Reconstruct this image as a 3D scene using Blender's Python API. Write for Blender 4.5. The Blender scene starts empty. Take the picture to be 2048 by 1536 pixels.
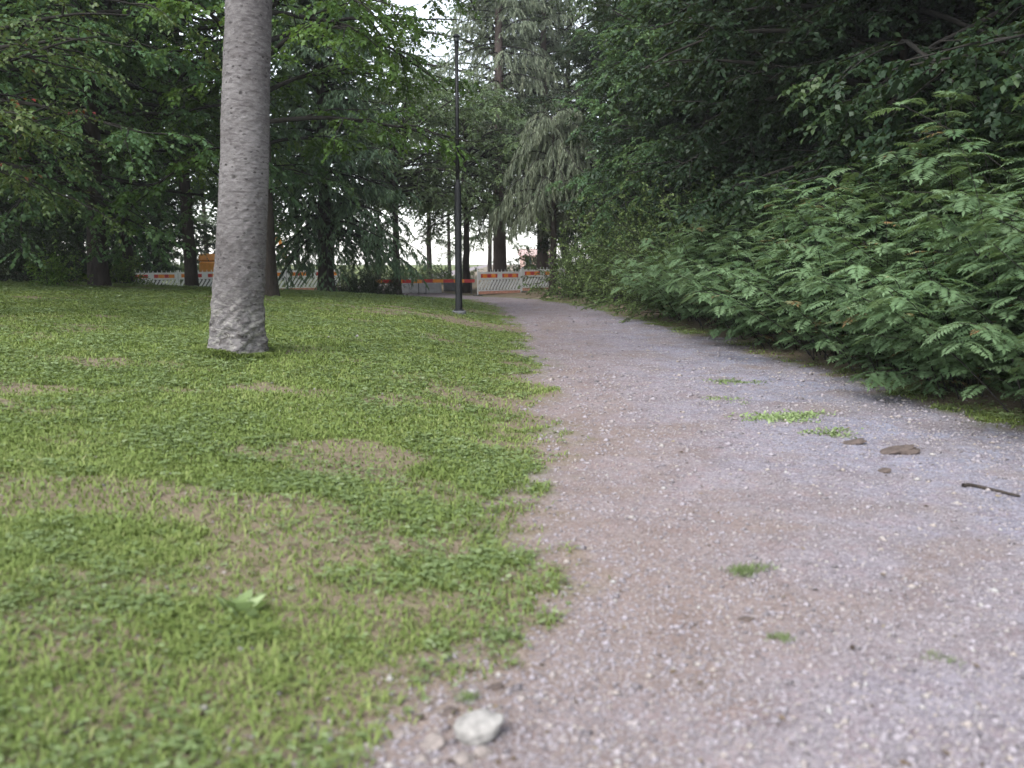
import bpy, math, random
import numpy as np
from mathutils import Vector, Matrix

# ------------------------------------------------------------------ camera, world, sun, exposure
S = bpy.context.scene
C = S.collection
R = math.radians
PITCH = R(8.3)
cam_d = bpy.data.cameras.new('camera'); cam = bpy.data.objects.new('camera', cam_d); C.objects.link(cam)
cam_d.sensor_width = 36; cam_d.lens = 36 * 1700 / 2048
cam_d.clip_start = 0.05; cam_d.clip_end = 1500
CAM = (0.0, 0.0, 1.5)
cam.location = CAM
cam.rotation_euler = (R(90) - PITCH, 0, 0)
cam_d.dof.use_dof = True; cam_d.dof.focus_distance = 14.0; cam_d.dof.aperture_fstop = 1.6
S.camera = cam

SUN_EL, SUN_AZ = R(52), R(215)     # azimuth clockwise from +Y: behind the camera, to the left
w = bpy.data.worlds.new('World'); S.world = w; w.use_nodes = True
nt = w.node_tree; nt.nodes.clear()
sky = nt.nodes.new('ShaderNodeTexSky'); sky.sky_type = 'NISHITA'; sky.sun_disc = False
sky.sun_elevation = SUN_EL; sky.sun_rotation = SUN_AZ
sky.air_density = 1.0; sky.dust_density = 0.7; sky.ozone_density = 1.0
hs = nt.nodes.new('ShaderNodeHueSaturation'); hs.inputs['Saturation'].default_value = 0.34; hs.inputs['Value'].default_value = 1.0
bg = nt.nodes.new('ShaderNodeBackground'); bg.inputs['Strength'].default_value = 0.15
wo = nt.nodes.new('ShaderNodeOutputWorld')
nt.links.new(sky.outputs[0], hs.inputs['Color']); nt.links.new(hs.outputs[0], bg.inputs[0]); nt.links.new(bg.outputs[0], wo.inputs[0])
sl = bpy.data.lights.new('sun', 'SUN'); sl.energy = 1.4; sl.angle = R(30); sl.color = (1.0, 0.97, 0.93)
sun = bpy.data.objects.new('sun', sl); C.objects.link(sun)
sd = Vector((math.sin(SUN_AZ) * math.cos(SUN_EL), math.cos(SUN_AZ) * math.cos(SUN_EL), math.sin(SUN_EL)))
sun.rotation_euler = sd.to_track_quat('Z', 'Y').to_euler()
S.view_settings.view_transform = 'Standard'; S.view_settings.look = 'None'
S.view_settings.gamma = 1.0; S.view_settings.use_curve_mapping = False
S.view_settings.exposure = 1.6
S.render.engine = 'CYCLES'
cy = S.cycles
cy.max_bounces = 6; cy.diffuse_bounces = 3; cy.glossy_bounces = 2; cy.transmission_bounces = 3; cy.transparent_max_bounces = 4
cy.use_denoising = True
cy.use_adaptive_sampling = True; cy.adaptive_threshold = 0.02
cy.caustics_reflective = False; cy.caustics_refractive = False
S.render.use_motion_blur = False

# ------------------------------------------------------------------ noise and terrain functions
def _hash(ix, iy, seed):
    h = (ix.astype(np.int64) * 374761393 + iy.astype(np.int64) * 668265263 + seed * 974711) & 0x7fffffff
    h = ((h ^ (h >> 13)) * 1274126177) & 0x7fffffff
    return ((h ^ (h >> 16)) & 0xffff) / 65535.0
def vnoise(x, y, scale, seed=0):
    x = np.asarray(x, float) / scale; y = np.asarray(y, float) / scale
    ix = np.floor(x); iy = np.floor(y); fx = x - ix; fy = y - iy
    fx = fx * fx * (3 - 2 * fx); fy = fy * fy * (3 - 2 * fy)
    a = _hash(ix, iy, seed); b = _hash(ix + 1, iy, seed); c = _hash(ix, iy + 1, seed); d = _hash(ix + 1, iy + 1, seed)
    return (a * (1 - fx) + b * fx) * (1 - fy) + (c * (1 - fx) + d * fx) * fy
def fbm(x, y, scale, seed=0, oct=3):
    s = 0; a = 1; t = 0
    for k in range(oct):
        s = s + a * vnoise(x, y, scale / 2 ** k, seed + 17 * k); t += a; a *= 0.5
    return s / t
def sst(a, b, v):
    t = np.clip((v - a) / (b - a), 0, 1); return t * t * (3 - 2 * t)

EL_Y = [-6, 1.5, 2.5, 2.9, 3.3, 4.0, 5.3, 6.7, 9.1, 14, 18, 22, 26, 29, 32, 36, 45]
EL_X = [-1.2, -.75, -.40, -.20, .05, .16, .12, .27, .30, .22, .02, -.30, -.75, -1.3, -2.3, -4.5, -9]
ER_Y = [-6, 5, 7.3, 9.1, 12.7, 15.5, 19.5, 26, 31, 36, 45]
ER_X = [5.4, 4.7, 4.4, 4.1, 3.75, 3.2, 2.5, 1.6, 0.7, -1.6, -6]
def edge_l(y): return np.interp(y, EL_Y, EL_X)
def edge_r(y): return np.interp(y, ER_Y, ER_X)
def ground(x, y, detail=True):
    x = np.asarray(x, float); y = np.asarray(y, float)
    z = np.interp(y, [-8, 0, 8, 16, 22, 28, 36, 60, 150], [0, 0, .06, .2, .25, .17, .0, .0, -.1])
    A = np.interp(y, [-5, 0, 5, 9, 16, 24, 29, 38, 60], [.1, .12, .3, .50, .50, .34, .16, .0, 0])
    B = np.interp(y, [-5, 0, 6, 14, 24, 29, 38, 60], [.0, .02, .03, .04, .034, .02, 0, 0])
    s = np.clip(edge_l(y) - x, 0, 30)
    z = z + A * (1 - np.exp(-(s / 2.0) ** 1.5)) + B * np.clip(s - 3, 0, 20)
    r = np.clip(x - edge_r(y), 0, 60)
    BR = np.interp(y, [-5, 25, 33, 60], [1, 1, .2, 0])
    z = z + BR * (0.95 * (1 - np.exp(-(r / 3.2) ** 1.6)) + .02 * np.clip(r - 4, 0, 30))
    if detail:
        f = np.exp(-np.clip(y, 0, 99) / 18)
        e = edge_r(y) - x; z = z + np.exp(-((e - .9) / .8) ** 2) * f * (.10 * (fbm(x, y * .5, .30, 57) - .5) + .05 * (fbm(x, y, .12, 58) - .5))
        z = z + f * (0.05 * (fbm(x, y, 1.1, 5) - .5) + 0.030 * (fbm(x, y, .28, 9) - .5) + .012 * (vnoise(x, y, .07, 31) - .5))
    return z
def gz(x, y): return float(ground(x, y))
def gravel_mask(x, y):
    s = np.minimum(x - edge_l(y), edge_r(y) - x)
    n = (fbm(x, y, 0.9, 3) - .5) * .75 + (fbm(x, y, .16, 8) - .5) * .75
    return sst(-.22, .30, s + n * .8)
def soil_mask(x, y):
    el = edge_l(y) - x
    near = np.exp(-np.clip(y - 2.0, 0, 99) / 3.6)
    m = fbm(x * .55, y, 0.62, 21) + .36 * near - .12 + .20 * np.exp(-np.clip(el, 0, 9) / .5)
    for (cx, cy_, rx, ry, a) in PATCH:
        m = m + a * np.exp(-((x - cx) / rx) ** 2 - ((y - cy_) / ry) ** 2)
    return sst(.50, .76, m + .30 * (fbm(x, y, .13, 91) - .5))
def px2w(px, d): return (px - 1024) / 1700.0 * d
def unproj(px, py):
    """point of the terrain seen at a pixel of the 2048x1536 photograph"""
    v = Vector(((px - 1024) / 1700.0, 1.0, -(py - 768) / 1700.0))
    v.rotate(Matrix.Rotation(-PITCH, 3, 'X'))
    t = 1.0
    while t < 80:
        if CAM[2] + v.z * t < gz(CAM[0] + v.x * t, CAM[1] + v.y * t): break
        t += 0.02
    return CAM[0] + v.x * t, CAM[1] + v.y * t
PATCH = [(-1.02, 5.85, .40, .24, .75), (-2.1, 4.6, .8, .3, .18), (-1.05, 6.4, .3, .2, .12), (-.35, 8.3, .35, .3, .3), (-2.2, 16.5, 2.6, .8, .30), (-.6, 15.6, .9, .9, .30), (-5.0, 17.2, 1.0, .8, .35),
         (-1.1, 3.7, .5, .3, .12), (-9.8, 20.2, 1.6, .8, .4), (-2.9, 9.0, .50, .42, .25), (-1.7, 3.0, .3, .2, .15), (.0, 11.5, .25, .8, .2)]

# ------------------------------------------------------------------ mesh helpers
def link(name, me, mat=None, parent=None, loc=None):
    o = bpy.data.objects.new(name, me); C.objects.link(o)
    if mat is not None and len(me.materials) == 0: me.materials.append(mat)
    if parent is not None: o.parent = parent
    if loc is not None: o.location = loc
    return o
def mesh_np(name, V, F, attrs=None, smooth=False):
    """V (n,3); F (m,4) or (m,3) integer array, or a list of such arrays"""
    if not isinstance(F, list): F = [F]
    me = bpy.data.meshes.new(name)
    me.vertices.add(len(V)); me.vertices.foreach_set('co', np.ascontiguousarray(V, dtype=np.float32).ravel())
    idx = np.concatenate([f.ravel() for f in F]).astype(np.int32)
    tot = np.concatenate([np.full(len(f), f.shape[1]) for f in F]).astype(np.int32)
    st = np.concatenate([[0], np.cumsum(tot)[:-1]]).astype(np.int32)
    me.loops.add(len(idx)); me.polygons.add(len(tot))
    me.loops.foreach_set('vertex_index', idx)
    me.polygons.foreach_set('loop_start', st)
    me.polygons.foreach_set('loop_total', tot)
    if smooth: me.polygons.foreach_set('use_smooth', np.ones(len(tot), dtype=bool))
    for k, a in (attrs or {}).items():
        at = me.attributes.new(k, 'FLOAT', 'POINT'); at.data.foreach_set('value', np.ascontiguousarray(a, dtype=np.float32))
    me.update(calc_edges=True)
    return me
def norm(v): return v / np.maximum(np.linalg.norm(v, axis=-1, keepdims=True), 1e-9)
def tubes(P, Rr, sides=6):
    """P (N,n,3) polylines, Rr (N,n) radii -> verts, quads"""
    N, n, _ = P.shape
    T = norm(np.gradient(P, axis=1))
    up = np.where(np.abs(T[..., 2:3]) > .9, np.array([1., 0, 0]), np.array([0, 0, 1.]))
    A = norm(np.cross(T, up)); B = np.cross(T, A)
    a = np.arange(sides) / sides * 2 * np.pi
    V = P[:, :, None] + Rr[:, :, None, None] * (np.cos(a)[:, None] * A[:, :, None] + np.sin(a)[:, None] * B[:, :, None])
    base = (np.arange(N) * n * sides)[:, None, None]
    i = (np.arange(n - 1) * sides)[None, :, None]; j = np.arange(sides)[None, None, :]; j2 = (j + 1) % sides
    F = np.stack([base + i + j, base + i + j2, base + i + sides + j2, base + i + sides + j], -1).reshape(-1, 4)
    return V.reshape(-1, 3), F
def grow(p, d, L, n, droop, wob, rng):
    """polylines from start points p, directions d, lengths L"""
    N = len(p); P = np.zeros((N, n, 3)); P[:, 0] = p; d = norm(d)
    st = (L / (n - 1))[:, None]
    for k in range(1, n):
        d = norm(d + np.array([0, 0, -1.]) * droop / n + rng.normal(0, wob, (N, 3)))
        P[:, k] = P[:, k - 1] + d * st
    return P
def samp(P, idx, t):
    n = P.shape[1]; f = t * (n - 1); k = np.minimum(f.astype(int), n - 2); u = (f - k)[:, None]
    a = P[idx, k]; b = P[idx, k + 1]
    return a * (1 - u) + b * u, norm(b - a)
def leaves(p, d, nrm, L, W, fold=.15):
    """diamond leaves with a fold; p base, d direction, nrm normal"""
    d = norm(d); s = norm(np.cross(d, nrm)); n = np.cross(s, d)
    L = L[:, None]; W = W[:, None]
    m = p + d * L * .42
    V = np.stack([p, m + s * W * .5 + n * W * fold, p + d * L - n * L * .06, m - s * W * .5 + n * W * fold], 1)
    F = np.arange(len(p) * 4).reshape(-1, 4)
    return V.reshape(-1, 3), F
def cat(parts):
    V = []; F = []; o = 0
    for v, f in parts:
        V.append(v); F.append(f + o); o += len(v)
    return np.concatenate(V), [x for x in F]

class MB:
    """collects boxes, bars and lathes into one mesh"""
    def __init__(s): s.v = []; s.f = []
    def add(s, v, f):
        o = len(s.v); s.v += [tuple(x) for x in v]; s.f += [tuple(i + o for i in q) for q in f]
    def box(s, c, h, rot=None, bev=0.0, taper=(1, 1)):
        cx, cy_, cz = c; hx, hy, hz = h
        b = min(bev, hx * .9, hy * .9, hz * .9)
        if b <= 0:
            v = [Vector((sx * hx * (taper[0] if sz > 0 else 1), sy * hy * (taper[1] if sz > 0 else 1), sz * hz)) for sz in (-1, 1) for sy in (-1, 1) for sx in (-1, 1)]
            f = [(0, 2, 3, 1), (4, 5, 7, 6), (0, 1, 5, 4), (2, 6, 7, 3), (0, 4, 6, 2), (1, 3, 7, 5)]
        else:
            v = []; f = []
            def ring(x, y, z, bb):
                k = len(v)
                v.extend([Vector((a * (x - bb if q else x), c2 * (y if q else y - bb), z)) for a, c2, q in
                          ((-1, -1, 1), (1, -1, 1), (1, -1, 0), (1, 1, 0), (1, 1, 1), (-1, 1, 1), (-1, 1, 0), (-1, -1, 0))])
                return list(range(k, k + 8))
            tx, ty = taper
            r0 = ring(hx - b, hy - b, -hz, b * .5); r1 = ring(hx, hy, -hz + b, b)
            r2 = ring(hx * tx, hy * ty, hz - b, b); r3 = ring((hx - b) * tx, (hy - b) * ty, hz, b * .5)
            f.append(tuple(reversed(r0))); f.append(tuple(r3))
            for a_, b_ in ((r0, r1), (r1, r2), (r2, r3)):
                for k in range(8): f.append((a_[k], a_[(k + 1) % 8], b_[(k + 1) % 8], b_[k]))
        if rot is not None:
            for q in v: q.rotate(rot)
        s.add([(q.x + cx, q.y + cy_, q.z + cz) for q in v], f)
    def bar(s, a, b, r, sides=8, r2=None):
        r2 = r if r2 is None else r2
        a = Vector(a); b = Vector(b); t = (b - a).normalized()
        u = t.cross(Vector((0, 0, 1)) if abs(t.z) < .9 else Vector((1, 0, 0))).normalized(); w_ = t.cross(u)
        v = []
        for p, rr in ((a, r), (b, r2)):
            for k in range(sides):
                an = 2 * math.pi * k / sides; v.append(p + u * rr * math.cos(an) + w_ * rr * math.sin(an))
        f = [(k, (k + 1) % sides, sides + (k + 1) % sides, sides + k) for k in range(sides)]
        f += [tuple(reversed(range(sides))), tuple(range(sides, 2 * sides))]
        s.add(v, f)
    def lathe(s, prof, c=(0, 0, 0), sides=20):
        v = []; n = len(prof)
        for r, z in prof:
            for k in range(sides):
                a = 2 * math.pi * k / sides; v.append((c[0] + r * math.cos(a), c[1] + r * math.sin(a), c[2] + z))
        f = [(i * sides + k, i * sides + (k + 1) % sides, (i + 1) * sides + (k + 1) % sides, (i + 1) * sides + k) for i in range(n - 1) for k in range(sides)]
        f += [tuple(reversed(range(sides))), tuple(range((n - 1) * sides, n * sides))]
        s.add(v, f)
    def build(s, name, mat, parent=None, loc=None, smooth=False):
        me = bpy.data.meshes.new(name); me.from_pydata(s.v, [], s.f)
        if smooth: me.polygons.foreach_set('use_smooth', [True] * len(me.polygons))
        me.update()
        return link(name, me, mat, parent, loc)

def tag(o, label=None, cat_=None, group=None, kind=None):
    if label: o['label'] = label
    if cat_: o['category'] = cat_
    if group: o['group'] = group
    if kind: o['kind'] = kind
    return o
def thing(name, label, cat_, loc=(0, 0, 0), rz=0, group=None):
    o = bpy.data.objects.new(name, None); C.objects.link(o); o.empty_display_size = .2
    o.location = loc; o.rotation_euler = (0, 0, rz)
    return tag(o, label, cat_, group)
def dup(root, loc, rz=0, sc=1.0, label=None, group=None, name=None):
    r = root.copy(); C.objects.link(r); r.location = loc; r.rotation_euler = (0, 0, rz); r.scale = (sc, sc, sc) if not isinstance(sc, tuple) else sc
    if label: r['label'] = label
    if group: r['group'] = group
    for ch in list(root.children):
        c = ch.copy(); C.objects.link(c); c.parent = r
        for g in list(ch.children):
            d = g.copy(); C.objects.link(d); d.parent = c
    return r

# ------------------------------------------------------------------ materials
def newmat(name):
    m = bpy.data.materials.new(name); m.use_nodes = True
    n = m.node_tree; n.nodes.clear()
    out = n.nodes.new('ShaderNodeOutputMaterial'); b = n.nodes.new('ShaderNodeBsdfPrincipled')
    n.links.new(b.outputs[0], out.inputs[0])
    return m, n, b, out
def node(n, t, **kw):
    x = n.nodes.new(t)
    for k, v in kw.items():
        if k.startswith('i_'): x.inputs[k[2:].replace('_', ' ')].default_value = v
        else: setattr(x, k, v)
    return x
def ramp(n, fac, stops):
    r = n.nodes.new('ShaderNodeValToRGB')
    e = r.color_ramp.elements
    while len(e) < len(stops): e.new(.5)
    for k, (p, c) in enumerate(stops):
        e[k].position = p; e[k].color = (*c, 1) if len(c) == 3 else c
    n.links.new(fac, r.inputs[0]); return r.outputs[0]
def mixc(n, fac, a, b, mode='MIX'):
    m = n.nodes.new('ShaderNodeMix'); m.data_type = 'RGBA'; m.blend_type = mode
    for sock, v in ((m.inputs[0], fac), (m.inputs[6], a), (m.inputs[7], b)):
        if hasattr(v, 'links') or isinstance(v, bpy.types.NodeSocket): n.links.new(v, sock)
        elif isinstance(v, tuple): sock.default_value = (*v, 1) if len(v) == 3 else v
        else: sock.default_value = v
    return m.outputs[2]
def attr(n, name):
    a = n.nodes.new('ShaderNodeAttribute'); a.attribute_name = name; return a.outputs['Fac']
def noise(n, scale, detail=4, rough=.6, vec=None, dist=0):
    x = node(n, 'ShaderNodeTexNoise'); x.inputs['Scale'].default_value = scale; x.inputs['Detail'].default_value = detail
    x.inputs['Roughness'].default_value = rough; x.inputs['Distortion'].default_value = dist
    if vec is not None: n.links.new(vec, x.inputs['Vector'])
    return x.outputs[0]
def coords(n, scale=(1, 1, 1), obj=True):
    t = n.nodes.new('ShaderNodeTexCoord'); m = n.nodes.new('ShaderNodeMapping'); m.inputs['Scale'].default_value = scale
    n.links.new(t.outputs['Object'], m.inputs[0]); return m.outputs[0]
def bump(n, b, h, strength=.5, dist=.02):
    x = n.nodes.new('ShaderNodeBump'); x.inputs['Strength'].default_value = strength; x.inputs['Distance'].default_value = dist
    n.links.new(h, x.inputs['Height']); n.links.new(x.outputs[0], b.inputs['Normal'])

def leaf_mat(name, stops, transl=.28, rough=.5, spec=.35):
    m, n, b, out = newmat(name)
    r = attr(n, 'rnd')
    oi = n.nodes.new('ShaderNodeObjectInfo')
    c = ramp(n, r, stops)
    h = node(n, 'ShaderNodeHueSaturation')
    mr = node(n, 'ShaderNodeMapRange'); mr.inputs[3].default_value = .8; mr.inputs[4].default_value = 1.2
    n.links.new(oi.outputs['Random'], mr.inputs[0]); n.links.new(mr.outputs[0], h.inputs['Value'])
    n.links.new(c, h.inputs['Color'])
    n.links.new(h.outputs[0], b.inputs['Base Color'])
    b.inputs['Roughness'].default_value = rough; b.inputs['Specular IOR Level'].default_value = spec
    tr = n.nodes.new('ShaderNodeBsdfTranslucent')
    tc = mixc(n, .5, h.outputs[0], (.16, .22, .03), 'MIX'); n.links.new(tc, tr.inputs[0])
    mx = n.nodes.new('ShaderNodeMixShader'); mx.inputs[0].default_value = transl
    n.links.new(b.outputs[0], mx.inputs[1]); n.links.new(tr.outputs[0], mx.inputs[2]); n.links.new(mx.outputs[0], out.inputs[0])
    return m
M = {}
M['broad'] = leaf_mat('linden_leaf', [(0, (.052, .115, .055)), (.55, (.100, .185, .078)), (.9, (.155, .25, .09)), (1, (.24, .29, .09))], .38)
M['lime'] = leaf_mat('bright_leaf', [(0, (.060, .130, .030)), (.6, (.120, .22, .045)), (.93, (.18, .28, .055)), (1, (.27, .28, .06))], .40)
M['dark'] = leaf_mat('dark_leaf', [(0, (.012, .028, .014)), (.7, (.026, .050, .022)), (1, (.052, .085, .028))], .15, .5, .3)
M['fern'] = leaf_mat('fern_leaf', [(0, (.070, .130, .060)), (.5, (.140, .225, .110)), (.93, (.21, .30, .165)), (1, (.28, .18, .09))], .4, .65, .25)
M['shrub'] = leaf_mat('shrub_leaf', [(0, (.080, .130, .045)), (.6, (.15, .22, .075)), (1, (.23, .31, .11))], .3, .55, .3)
M['conif'] = leaf_mat('dark_needles', [(0, (.048, .092, .052)), (.6, (.092, .152, .080)), (1, (.15, .21, .10))], .2, .6, .3)
M['silver'] = leaf_mat('silver_needles', [(0, (.15, .185, .125)), (.6, (.23, .27, .18)), (1, (.34, .37, .25))], .3, .6, .3)
M['mid'] = leaf_mat('midgreen_leaf', [(0, (.085, .135, .070)), (.6, (.14, .20, .095)), (1, (.20, .28, .11))], .35, .5, .4)
M['pale'] = leaf_mat('pale_leaf', [(0, (.07, .11, .06)), (.6, (.11, .16, .08)), (1, (.19, .24, .10))], .3, .5, .4)
M['grass'] = leaf_mat('grass_blade', [(0, (.125, .175, .048)), (.5, (.190, .255, .070)), (.85, (.27, .31, .11)), (1, (.36, .35, .18))], .3, .6, .2)
M['clover'] = leaf_mat('clover_leaf', [(0, (.155, .215, .080)), (.6, (.225, .305, .125)), (1, (.34, .41, .22))], .3, .6, .2)
M['litter'] = leaf_mat('dry_leaf', [(0, (.05, .036, .028)), (.5, (.12, .085, .055)), (.8, (.20, .15, .10)), (1, (.32, .27, .18))], .1, .8, .2)
M['autumn'] = leaf_mat('reddish_leaf', [(0, (.22, .02, .02)), (.06, (.12, .10, .03)), (.12, (.07, .12, .035)), (.6, (.10, .15, .05)), (1, (.22, .24, .09))], .25, .5, .4)

def bark_mat(name, c0, c1, c2, sc=(1, 1, .25), fine=14, bstr=.8, spots=0):
    m, n, b, out = newmat(name)
    v = coords(n, sc)
    a = noise(n, fine, 6, .65, v, .6); l = noise(n, 1.6, 3, .5, coords(n, (1, 1, .8)))
    c = ramp(n, a, [(.3, c0), (.52, c1), (.72, c2)])
    c = mixc(n, .45, c, ramp(n, l, [(.3, c0), (.7, c2)]))
    if spots:
        vo = node(n, 'ShaderNodeTexVoronoi'); vo.inputs['Scale'].default_value = 10; n.links.new(coords(n, (.8, .8, 1.5)), vo.inputs['Vector'])
        d = noise(n, 30, 3, .6, coords(n, (1, 1, 1.7)))
        ad = node(n, 'ShaderNodeMath', operation='MULTIPLY_ADD'); ad.inputs[1].default_value = .55; n.links.new(d, ad.inputs[0]); n.links.new(vo.outputs[0], ad.inputs[2]); vo.inputs['Scale'].default_value = 14
        s = ramp(n, ad.outputs[0], [(.43, (.9, .9, .9)), (.51, (0, 0, 0))])
        lm = ramp(n, noise(n, 2.6, 4, .6, coords(n, (1, 1, .7)), .5), [(.36, (.25, .25, .25)), (.52, (1, 1, 1))])
        c = mixc(n, mixc(n, 1.0, s, lm, 'MULTIPLY'), c, (.022, .019, .019))
        c = mixc(n, ramp(n, noise(n, 5, 6, .75, coords(n, (1, 1, 3.2)), .9), [(.50, (0, 0, 0)), (.62, (.7, .7, .7))]), c, (.075, .066, .064))
        c = mixc(n, ramp(n, noise(n, 22, 5, .7, coords(n, (1, 1, 2.4)), .6), [(.52, (0, 0, 0)), (.66, (.4, .4, .4))]), c, (.24, .225, .222))
        pz = n.nodes.new('ShaderNodeTexCoord'); sp = n.nodes.new('ShaderNodeSeparateXYZ'); n.links.new(pz.outputs['Object'], sp.inputs[0])
        zz = node(n, 'ShaderNodeMapRange'); zz.inputs[1].default_value = .75; zz.inputs[2].default_value = .35; n.links.new(sp.outputs[2], zz.inputs[0])
        pl = noise(n, 9, 5, .7, coords(n, (1, 1, 2.2)), 1.2)
        pm = node(n, 'ShaderNodeMath', operation='MULTIPLY'); n.links.new(zz.outputs[0], pm.inputs[0])
        n.links.new(ramp(n, pl, [(.50, (0, 0, 0)), (.56, (1, 1, 1))]), pm.inputs[1])
        c = mixc(n, pm.outputs[0], c, (.235, .222, .205))
        st = ramp(n, noise(n, 6, 4, .6, coords(n, (1.2, 1.2, 6)), .8), [(.54, (0, 0, 0)), (.62, (1, 1, 1))])
        c = mixc(n, mixc(n, 1.0, st, (.6, .6, .6), 'MULTIPLY'), c, (.05, .043, .044))
        cr = ramp(n, noise(n, 7, 5, .7, coords(n, (1, 1, 2.0)), 1.5), [(.36, (1, 1, 1)), (.44, (0, 0, 0))])
        z2 = node(n, 'ShaderNodeMapRange'); z2.inputs[1].default_value = 1.3; z2.inputs[2].default_value = .2; n.links.new(sp.outputs[2], z2.inputs[0])
        c = mixc(n, mixc(n, 1.0, cr, z2.outputs[0], 'MULTIPLY'), c, (.045, .038, .036))
    n.links.new(c, b.inputs['Base Color']); b.inputs['Roughness'].default_value = .9; b.inputs['Specular IOR Level'].default_value = .2
    bump(n, b, a, bstr, .02)
    return m
M['firbark'] = bark_mat('grey_fir_bark', (.056, .050, .050), (.130, .119, .119), (.210, .197, .197), (1, 1, 2.2), 16, .35, 1)
M['bark'] = bark_mat('dark_bark', (.018, .015, .013), (.04, .033, .028), (.075, .06, .05))
M['brownbark'] = bark_mat('brown_bark', (.06, .045, .04), (.12, .088, .08), (.18, .14, .125))
M['bough'] = bark_mat('bough_bark', (.012, .012, .011), (.025, .023, .02), (.05, .045, .04))

def plain(name, col, rough=.5, var=.12, sc=8, metal=0, bstr=.1):
    m, n, b, out = newmat(name)
    a = noise(n, sc, 5, .6, coords(n))
    c0 = tuple(x * (1 - var * 1.6) for x in col); c1 = tuple(min(1, x * (1 + var)) for x in col)
    n.links.new(ramp(n, a, [(.3, c0), (.7, c1)]), b.inputs['Base Color'])
    b.inputs['Roughness'].default_value = rough; b.inputs['Metallic'].default_value = metal
    bump(n, b, a, bstr, .01); return m
M['white'] = plain('white_plastic', (.88, .88, .87), .45, .05, 5)
def translucent(m, f, col):
    n = m.node_tree; out = [x for x in n.nodes if x.type == 'OUTPUT_MATERIAL'][0]; b = out.inputs[0].links[0].from_socket
    t = n.nodes.new('ShaderNodeBsdfTranslucent'); t.inputs[0].default_value = (*col, 1); mx = n.nodes.new('ShaderNodeMixShader'); mx.inputs[0].default_value = f
    n.links.new(b, mx.inputs[1]); n.links.new(t.outputs[0], mx.inputs[2]); n.links.new(mx.outputs[0], out.inputs[0])
translucent(M['white'], .5, (.92, .92, .92))
M['red'] = plain('red_reflector', (.50, .022, .018), .4, .1)
M['orange'] = plain('orange_reflector', (.80, .26, .015), .4, .1)
M['pinkrail'] = plain('faded_red_rail', (.62, .30, .22), .6, .2)
M['black'] = plain('black_paint', (.008, .009, .011), .6, .3, 20)
M['concrete'] = plain('concrete', (.42, .42, .43), .9, .15, 6, 0, .3)
M['darkconc'] = plain('weathered_concrete', (.14, .14, .145), .9, .2, 6, 0, .3)
M['stone'] = plain('pale_stone', (.30, .285, .265), .9, .30, 22, 0, .8)
M['tanstone'] = plain('tan_stone', (.24, .205, .185), .9, .25, 22, 0, .8)
M['clod'] = plain('dark_soil', (.095, .072, .062), .95, .3, 25, 0, .6)
M['machine'] = plain('orange_machine_paint', (.62, .25, .035), .45, .12)
M['steel'] = plain('dark_steel', (.05, .05, .05), .5, .2)
M['glass'] = plain('dark_glass', (.03, .035, .04), .15, .05)
M['plaster'] = plain('pink_plaster', (.62, .42, .36), .85, .08)
M['roof'] = plain('roof_tiles', (.42, .30, .27), .8, .15)

def ground_mat():
    m, n, b, out = newmat('ground_surface')
    g = attr(n, 'gravel'); so = attr(n, 'soil')
    v = coords(n)
    f1 = noise(n, 46, 6, .72, v); f2 = noise(n, 7, 5, .65, v); f3 = noise(n, 1.1, 4, .6, v)
    vo = node(n, 'ShaderNodeTexVoronoi'); vo.inputs['Scale'].default_value = 65; n.links.new(v, vo.inputs['Vector'])
    vc = n.nodes.new('ShaderNodeSeparateColor'); n.links.new(vo.outputs['Color'], vc.inputs[0])
    stones = ramp(n, vc.outputs[0], [(0, (.13, .115, .125)), (.4, (.235, .212, .23)), (.75, (.32, .295, .31)), (1, (.46, .43, .44))])
    fine = ramp(n, f1, [(.3, (.13, .113, .121)), (.55, (.275, .245, .262)), (.75, (.41, .375, .39))])
    grav = mixc(n, .45, fine, stones)
    grav = mixc(n, ramp(n, f3, [(.30, (.15, .15, .15)), (.70, (.7, .7, .7))]), grav, mixc(n, 1.0, grav, (.93, 1.0, 1.12), 'MULTIPLY'))
    grav = mixc(n, 1.0, grav, ramp(n, noise(n, 2.3, 5, .7, v, .4), [(.32, (.78, .75, .74)), (.5, (1, 1, 1)), (.7, (1.12, 1.12, 1.12))]), 'MULTIPLY')
    grav = mixc(n, ramp(n, f2, [(.46, (0, 0, 0)), (.66, (.6, .6, .6))]), grav, mixc(n, 1.0, grav, (1.04, .86, .80), 'MULTIPLY'))
    dirt = ramp(n, f1, [(.3, (.110, .078, .058)), (.55, (.21, .158, .125)), (.75, (.31, .25, .205))])
    gx_ = n.nodes.new('ShaderNodeSeparateXYZ'); n.links.new(v, gx_.inputs[0]); gr = node(n, 'ShaderNodeMapRange'); gr.inputs[1].default_value = .8; gr.inputs[2].default_value = 3.2; n.links.new(gx_.outputs[0], gr.inputs[0])
    grav = mixc(n, 1.0, grav, mixc(n, gr.outputs[0], (.92, .87, .835), (.84, .90, .98)), 'MULTIPLY')
    grav = mixc(n, attr(n, 'dirt'), grav, mixc(n, .6, grav, dirt))
    under = ramp(n, f1, [(.3, (.060, .080, .020)), (.55, (.120, .150, .040)), (.75, (.18, .20, .07))])
    so2 = node(n, 'ShaderNodeMath', operation='MULTIPLY'); so2.inputs[1].default_value = .85; n.links.new(so, so2.inputs[0])
    lawn = mixc(n, so2.outputs[0], under, dirt)
    c = mixc(n, g, lawn, grav)
    n.links.new(c, b.inputs['Base Color']); b.inputs['Roughness'].default_value = .95; b.inputs['Specular IOR Level'].default_value = .15
    bump(n, b, mixc(n, .5, f1, vo.outputs['Distance']), .8, .012)
    return m
M['ground'] = ground_mat()
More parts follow.
